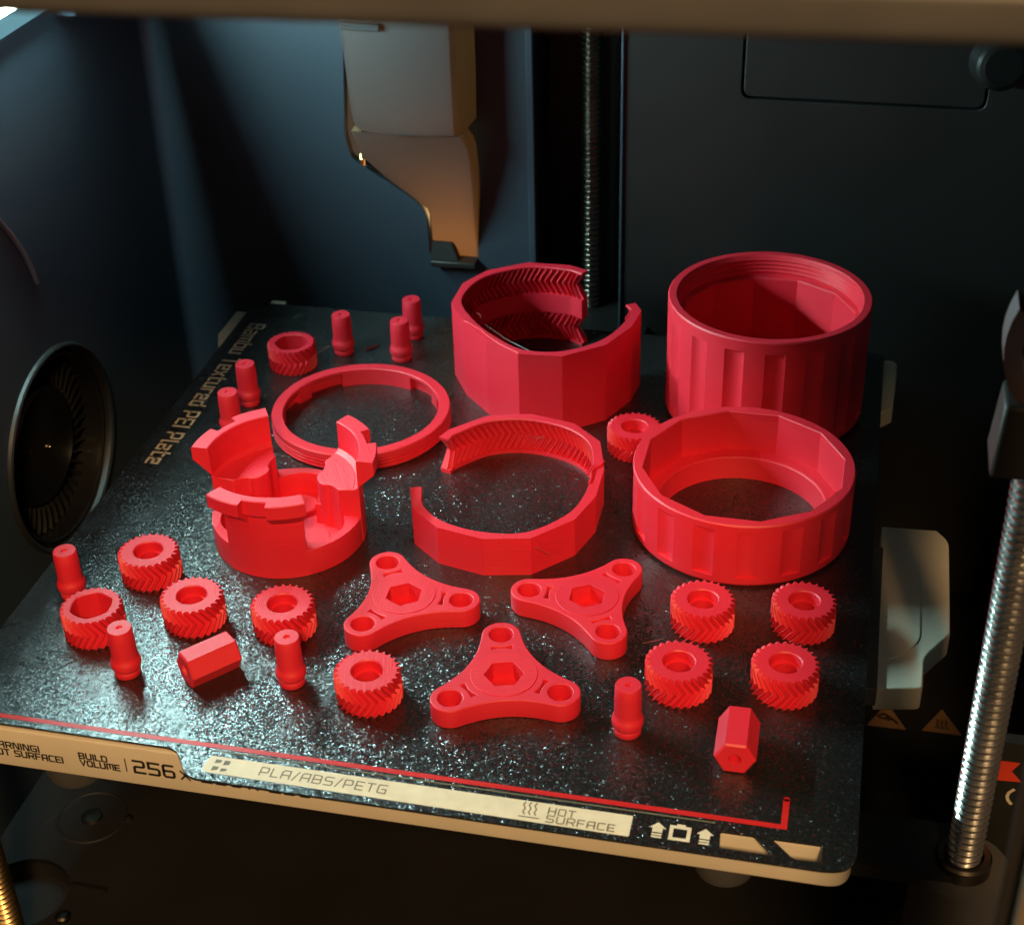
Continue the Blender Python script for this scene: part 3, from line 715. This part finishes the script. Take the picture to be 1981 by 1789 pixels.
def carrier(x, y, deg, lab, first=None):
    r = empty('lobed_plate', (x, y, 0), math.radians(deg)); tag(r, lab, 'carrier plate', 'red three lobed plates on the plate')
    if first is None:
        b = lobed_mesh('body', r)
        MB().disc(5.7, .6, 6).build('hole_floor', PED, r).rotation_euler = (0, 0, math.radians(30))
        flat_fill('hub', PED, [circ(9.5, 64), circ(5.68, 6, ph=math.radians(30))], 5.6, 6.5, .1, r)
        for k in range(3):
            c = math.radians(120 * k); MB().lathe([(3.5, .5), (.01, .5)], 32, c=(17.7 * math.cos(c), 17.7 * math.sin(c))).build('hole_floor', PED, r)
    else:
        for ch_ in first.children: c = ch_.copy(); COL.objects.link(c); c.parent = r
    return r
sp = carrier(118.9, 70.2, 2.6, 'red three lobed plate, rear left of the three, in front of the clawed cup')
carrier(173.4, 79.8, 60.5, 'red three lobed plate, rear right of the three, left of the block of gears', sp)
carrier(156.8, 40.2, 105.5, 'red three lobed plate nearest the front edge, left of the lone pin', sp)

# ---- fluted ring and fluted cup
FL0 = math.radians(2.7)
def fluted_thetas(extra):
    th = set()
    for k in range(16):
        a = FL0 + k * PI / 8
        for f in (0, .1, .2, .3, .4, .5, .6, .7, .8, .9, 1.0, 1.25, 1.5, 1.75): th.add(round((a + f * PI / 16) % (2 * PI), 6))
    for e in extra: th.add(round(e % (2 * PI), 6))
    return sorted(th)
def is_rec(t):
    f = ((t - FL0) % (PI / 8)) / (PI / 16); return max(0, 1 - (2 * f - 1) ** 2) if f < 1 else 0
def poly12(R, ph, n=12):
    st = 2 * PI / n
    return lambda t: R * math.cos(st / 2) / math.cos(((t - ph) % st) - st / 2)
PH = math.radians(14.5)
def outer_rings(R, h, z0, z1, d, cham=1.2):
    return [lambda t: (R - cham, .0), lambda t: (R - .15, cham), lambda t: (R, z0), lambda t: (R - d * is_rec(t), z0 + .05), lambda t: (R - d * is_rec(t), z1 - .05), lambda t: (R, z1), lambda t: (R, h - .5), lambda t: (R - .4, h)]
p12 = poly12(32.2, PH)
th = fluted_thetas([PH + k * PI / 6 for k in range(12)])
mb = MB()
mb.polar(th, outer_rings(35.2, 23.1, 3.4, 20.6, 1.15) + [lambda t: (p12(t) + .3, 23.1), lambda t: (p12(t), 22.8), lambda t: (p12(t), 8.2), lambda t: (27.4, 8.0), lambda t: (26.9, 7.6), lambda t: (26.2, 0)], loop=True)
o = mb.build('fluted_ring', PED, loc=(213.95, 135.66, 0), angle=20)
tag(o, 'low red ring with fluted outside and faceted inside, right of the small split ring', 'ring')
PR = (35.5, 44.8)
pc = poly12(30.6, PH)
mb = MB()
rim = [lambda t: (32.6, 44.8), lambda t: (32.3, 44.5)]
def thr(z):
    def f(t):
        ph = (z / 1.55 - t / (2 * PI)) % 1.0
        return (32.3 - .75 * smoothstep(1 - abs(2 * ph - 1)), z)
    return f
zz = [43.4 - .19375 * k for k in range(0, 29)]
rings = outer_rings(35.5, 44.8, 4.0, 40.4, 1.15, 1.8) + rim + [thr(z) for z in zz] + [lambda t: (32.2, 37.2), lambda t: (pc(t) + .4, 36.6), lambda t: (pc(t), 36.2), lambda t: (pc(t), 2.4), lambda t: (.02, 2.4)]
mb.polar(th, rings)
o = mb.build('fluted_cup', PED, loc=(214.42, 211.92, 0), angle=20)
tag(o, 'tall red cup with fluted outside and a screw thread inside its rim', 'cup')

# ---- low threaded ring
th5 = sorted(set([2 * PI * k / 180 for k in range(180)] + [math.radians(a + 120 * j + e) % (2 * PI) for a in (41, 67, 122, 149, 161) for j in range(3) for e in (-.15, .15)]))
def lug(t):
    a = (math.degrees(t) - 41) % 120
    return not (a < 26 or 81 < a < 108)
def thr5(z):
    def f(t):
        ph = (z / 1.3 - t / (2 * PI)) % 1.0
        return (32.3 - 1.3 * smoothstep(max(0, min(1, 1.55 - 2.6 * abs(2 * ph - 1)))), z)
    return f
mb = MB()
rings = [lambda t: (31.6, 0)] + [thr5(.3 + .1 * k) for k in range(41)] + [lambda t: (32.2, 4.35), lambda t: (32.25, 6.3), lambda t: (31.9, 6.7), lambda t: (28.4, 6.7), lambda t: (28.1, 6.4), lambda t: (28.1, 5.3), lambda t: (28.1 if lug(t) else 30.4, 5.2), lambda t: (28.1 if lug(t) else 30.4, 0)]
mb.polar(th5, rings, loop=True)
o = mb.build('threaded_ring', PED, loc=(73.31, 173.29, 0), angle=26)
tag(o, 'low red ring with screw thread outside and lugs inside, behind the clawed cup', 'ring')

# ---- split rings with inner herringbone teeth
def catmull(P, u):
    n = len(P); i = min(int(u), n - 2); t = u - i
    p1, p2 = P[i], P[i + 1]; p0 = P[i - 1] if i > 0 else p1 * 2 - p2; p3 = P[i + 2] if i + 2 < n else p2 * 2 - p1
    return .5 * (2 * p1 + (p2 - p0) * t + (2 * p0 - 5 * p1 + 4 * p2 - p3) * t * t + (3 * p1 - p0 - 3 * p2 + p3) * t ** 3)
def split_ring(pts, h, bands, pitch=2.55, wall=3.9, depth=1.5, shift=3.4, flaw=None):
    P = [Vector(q) for q in pts]; n = len(P)
    # arc length table along the smooth curve
    US = [k * (n - 1) / 600 for k in range(601)]; C = [catmull(P, u) for u in US]; acc = [0]
    for k in range(600): acc.append(acc[-1] + (C[k + 1] - C[k]).length)
    Ltot = acc[-1]
    def u_of(s):
        if s <= 0: return s / (acc[1] or 1) * US[1]
        if s >= Ltot: return (n - 1) + (s - Ltot) / 14.0
        lo, hi = 0, 600
        while hi - lo > 1:
            m = (lo + hi) // 2
            if acc[m] <= s: lo = m
            else: hi = m
        return US[lo] + (US[hi] - US[lo]) * (s - acc[lo]) / max(acc[hi] - acc[lo], 1e-9)
    cen = sum(P, Vector((0, 0))) / n
    def frame(s):
        a = catmull(P, max(0, min(n - 1, u_of(s - .6)))); b = catmull(P, max(0, min(n - 1, u_of(s + .6))))
        d = (b - a).normalized(); nn = Vector((-d.y, d.x)); sc = max(0, min(Ltot, s))
        q = catmull(P, max(0, min(n - 1, u_of(sc)))) + d * (s - sc)
        if nn.dot(cen - q) < 0: nn = -nn
        return q, nn, d
    def outer(s):
        sc = max(0, min(Ltot, s)); u = max(0, min(n - 1, u_of(sc))); i = min(int(u), n - 2); t = u - i
        q = P[i].lerp(P[i + 1], t); _, _, d = frame(s); return q + d * (s - sc)
    prof = [(0, 0), (.36, 0), (.52, .95), (.60, 1), (.68, .95), (.86, 0)]
    cols = []
    k = 0
    while k * pitch < Ltot:
        for f, dd in prof:
            s = (k + f) * pitch
            if s <= Ltot: cols.append((s, dd))
        k += 1
    # make sure outer corners exist
    for i in range(1, n - 1):
        s = acc[min(600, round(i * 600 / (n - 1)))]; j = min(range(len(cols)), key=lambda q: abs(cols[q][0] - s)); cols[j] = (s, cols[j][1])
    cols = sorted(cols)
    zr = [(0, 0, 0), (.6, 0, 0)]
    for (a, b) in bands:
        m = (a + b) / 2
        zr += [(a, 0, 0), (a + .05, 0, 1)]
        for q in (.25, .5, .75): zr.append((a + (b - a) * q, shift * (1 - abs(2 * q - 1)), 1))
        zr += [(b - .05, 0, 1), (b, 0, 0)]
    zr += [(h - .3, 0, 0), (h, 0, 0)]
    rows = []
    w = lambda s: max(0, 1 - min(s, Ltot - s) / 5.0)
    # outer surface bottom -> top, then inner surface top -> bottom
    for z, tw, _ in zr:
        rows.append([(*outer(s + tw * w(s)), z) for s, _d in cols])
    inner = []
    for i, (z, tw, on) in enumerate(zr):
        row = []
        for s, dd in cols:
            q, nn, d = frame(s + tw)
            off = wall - depth + (depth * dd if on else depth)
            if z == h: off -= .25
            if flaw and z > h - .5 and abs(s - flaw) < 7: off -= .8 * math.sin((s - flaw) * 1.3)
            p = q - nn * .55 + nn * (off + .55) if False else q + nn * off
            row.append((*p, z))
        inner.append(row)
    rows += list(reversed(inner))
    mb = MB(); mb.grid(rows, cv=True)
    m = len(zr)
    for c in (0, len(cols) - 1):
        a = [rows[i][c] for i in range(m)]; b = [rows[2 * m - 1 - i][c] for i in range(m)]
        mb.add(a + b, [(i, i + 1, m + i + 1, m + i) for i in range(m - 1)])
    return mb
r3 = [(142.9, 248.2), (135.4, 251.5), (119.0, 251.2), (104.6, 241.5), (98.3, 229.4), (97.8, 213.7), (106.1, 199.3), (117.2, 187.7), (130.8, 179.0), (146.4, 180.2), (159.8, 190.9), (166.6, 205.8), (168.2, 218.7), (165.0, 224.8)]
mb = split_ring([(x - 134, y - 216) for x, y in r3], 31, [(.8, 11.6), (19.6, 30.2)])
t3 = mb.build('split_ring', PED, loc=(134, 216, 0), angle=22)
tag(t3, 'tall red faceted ring, split open at the back, with two bands of inner herringbone teeth', 'ring', 'red split rings with inner teeth')
# the cracked layers and the loose threads on its rim
mb = MB(); mb.tube([(-28.0, -16.5, 31.3), (-25.4, -18.2, 31.5), (-22.4, -20.4, 31.2), (-20.0, -22.6, 31.5), (-17.4, -25.2, 31.2), (-11, -31.4, 31.2), (-3, -36.4, 31.1)], lambda t: .28 + .12 * math.sin(t * 19), 6); mb.build('cracked_layer', PED, t3)
mb = MB(); mb.tube([(-20, -16, 30), (-11, -19.5, 26.5), (0, -25, 25), (9, -31, 28), (12, -34, 30.6)], .09, 5)
mb.build('loose_thread', 'strand', t3)
mb = MB(); mb.tube([(-25, -8.5, 30.4), (-23.4, -10.2, 31.2), (-22.6, -12, 30.6)], .1, 5); mb.build('loose_thread', 'strand', t3)
r4 = [(109.8, 147.5), (111.8, 152.6), (122.6, 163.9), (137.6, 167.9), (153.5, 164.3), (164.3, 154.4), (168.5, 138.2), (168.6, 121.6), (164.4, 107.8), (152.8, 95.2), (138.2, 92.2), (122.8, 95.6), (112.2, 104.6), (108.4, 116.0)]
mb = split_ring([(x - 139, y - 130) for x, y in r4], 14, [(1.4, 13.2)], shift=3.6)
t4 = mb.build('split_ring', PED, loc=(139, 130, 0), angle=22)
tag(t4, 'low red faceted ring, split open at its left, with one band of inner herringbone teeth', 'ring', 'red split rings with inner teeth')
mb = MB(); mb.tube([(28.6, 12.5, 14.1), (28.2, 10, 14.4), (26.2, 7.4, 14.3), (25.7, 4.5, 14.5), (26.4, 1.5, 14.3), (26.2, -1.5, 14.2)], lambda t: .42 + .15 * math.sin(t * 15), 6)
mb.tube([(26.0, 9.5, 14.05), (25.0, 6.6, 14.3), (24.6, 3, 14.2)], .35, 6); mb.build('cracked_layer', PED, t4)
mb = MB(); mb.tube([(0.5, 33, 8.2), (2.0, 32.4, 7.6), (4.2, 32.6, 8.4)], .1, 5); mb.build('loose_thread', 'strand', t4)
mb = MB(); mb.tube([(16, -36.2, 12), (18.4, -35.2, 9.8), (20.2, -34.2, 8)], .09, 5); mb.build('loose_thread', 'strand', t4)

# ---- cup with three claws
cw = empty('clawed_cup', (70.9, 102.7, 0)); tag(cw, 'red cup with three tall claws, left of the small split ring', 'claw cup')
OR, PRAD = 11.5, 10.4
outl = circ(24.6, 120)
# union of the three pockets and the sun bore as one hole outline
hole = []
for k in range(360):
    a = 2 * PI * k / 360; best = 6.2
    for j in range(3):
        c = math.radians(-30 + 120 * j); d = a - c
        dd = OR * math.cos(d); disc = PRAD ** 2 - (OR * math.sin(d)) ** 2
        if disc > 0: best = max(best, dd + math.sqrt(disc))
    hole.append((best * math.cos(a), best * math.sin(a)))
hole = [q for i, q in enumerate(hole) if i % 2 == 0]
flat_fill('base', PED, [outl, hole], .02, 9.5, .2, cw)
MB().lathe([(24.3, 0.05), (24.3, 2.2), (3.2, 2.2), (3.2, .05)], 80).build('base_floor', PED, cw)
for j in range(3):
    c = math.radians(-30 + 120 * j); MB().lathe([(5.4, 2.1), (5.4, 3.6), (5.1, 3.9), (.01, 3.9)], 40, c=(OR * math.cos(c), OR * math.sin(c))).build('seat_disc', PED, cw)
HW = 31.5
def arc(r, a0, a1, n): return [(r * math.cos(math.radians(a0 + (a1 - a0) * i / n)), r * math.sin(math.radians(a0 + (a1 - a0) * i / n))) for i in range(n + 1)]
PB = 9.3
cx, cy = OR * math.cos(math.radians(60)), OR * math.sin(math.radians(60))
a_in = math.atan2(17.5 * math.sin(math.radians(HW)) - cy, 17.5 * math.cos(math.radians(HW)) - cx)
xt = 13.0; yt = cy - math.sqrt(PB ** 2 - (xt - cx) ** 2); a_tip = math.atan2(yt - cy, xt - cx)
left = []
for i in range(11):
    a = a_in + (a_tip - a_in) * i / 10; left.append((cx + PB * math.cos(a), cy + PB * math.sin(a)))
left += [(xt - 2.6 * math.sin(q), yt * math.cos(q)) for q in (.35, .7, 1.05, 1.35)]
pillar = arc(22.6, -HW + .6, HW - .6, 16) + left + [(x, -y) for x, y in reversed(left)]
proto = None
def claw_mesh():
    angs = []
    for a0, a1, n_ in ((-HW, -8.3, 9), (-8.24, 8.24, 8), (8.3, HW, 9)):
        angs += [a0 + (a1 - a0) * i / n_ for i in range(n_ + 1)]
    mb = MB(); rows = []
    for ang in angs:
        cc, ss = math.cos(math.radians(ang)), math.sin(math.radians(ang))
        fl_ = abs(ang) > 8.27
        ro = 30.2 if fl_ else 27.3
        sec = [(22.0, .1), (22.0, 19.4), (24.4, 20.6), (24.5, 30.6), (24.8, 30.9), (ro - .3, 30.9), (ro, 30.6), (ro, 26.3 if fl_ else 25.6), (24.72, 20.9 if fl_ else 23.0), (24.72, .1)]
        rows.append([(r * cc, r * ss, z) for r, z in sec])
    mb.grid(rows, cu=True); mb.add(rows[0], [tuple(range(10))]); mb.add(rows[-1], [tuple(range(10))])
    return mb
for j in range(3):
    a = math.radians(-88.5 + 120 * j)
    if proto is None:
        wl = claw_mesh().build('claw', PED, cw, angle=30)
        mb = MB(); mb.prism(pillar, 2.1, 21, ztop=lambda x, y: 18.6 + 1.2 * max(0, min(1, (math.hypot(x, y) - 11) / 10.5)) ** 1.5); pi_ = mb.build('pillar', PED, cw, angle=40, bevel=.3)
        proto = (wl, pi_)
    else:
        wl = proto[0].copy(); COL.objects.link(wl); wl.parent = cw
        pi_ = proto[1].copy(); COL.objects.link(pi_); pi_.parent = cw
    wl.rotation_euler = (0, 0, a); pi_.rotation_euler = (0, 0, a)

# ---- scraps of filament on the plate
mb = MB(); mb.tube([(-2, -2.2, .45), (0, 0, .5), (2.2, 2.4, .45)], lambda t: .38 - .2 * abs(t - .5), 8)
tag(mb.build('filament_scrap', 'scrap', loc=(60.3, 228.2, 0)), 'small dark red sliver of filament lying between the rear pins', 'filament scrap')
mb = MB(); mb.tube([(-3, -1.2, .2), (0, 0, .5), (3, 2.2, .2)], .1, 6)
tag(mb.build('filament_hair', 'strand', loc=(195, 69.5, 0)), 'hair thin filament thread right of the rear right lobed plate', 'filament scrap')
mb = MB(); mb.tube([(-1.6, -.8, .3), (0, 0, 1.0), (2.2, 1.6, 2.2)], .12, 6)
tag(mb.build('filament_hair', 'strand', loc=(45.2, 213.8, 4.5)), 'hair thin filament thread sticking out of the rear left gear', 'filament scrap')
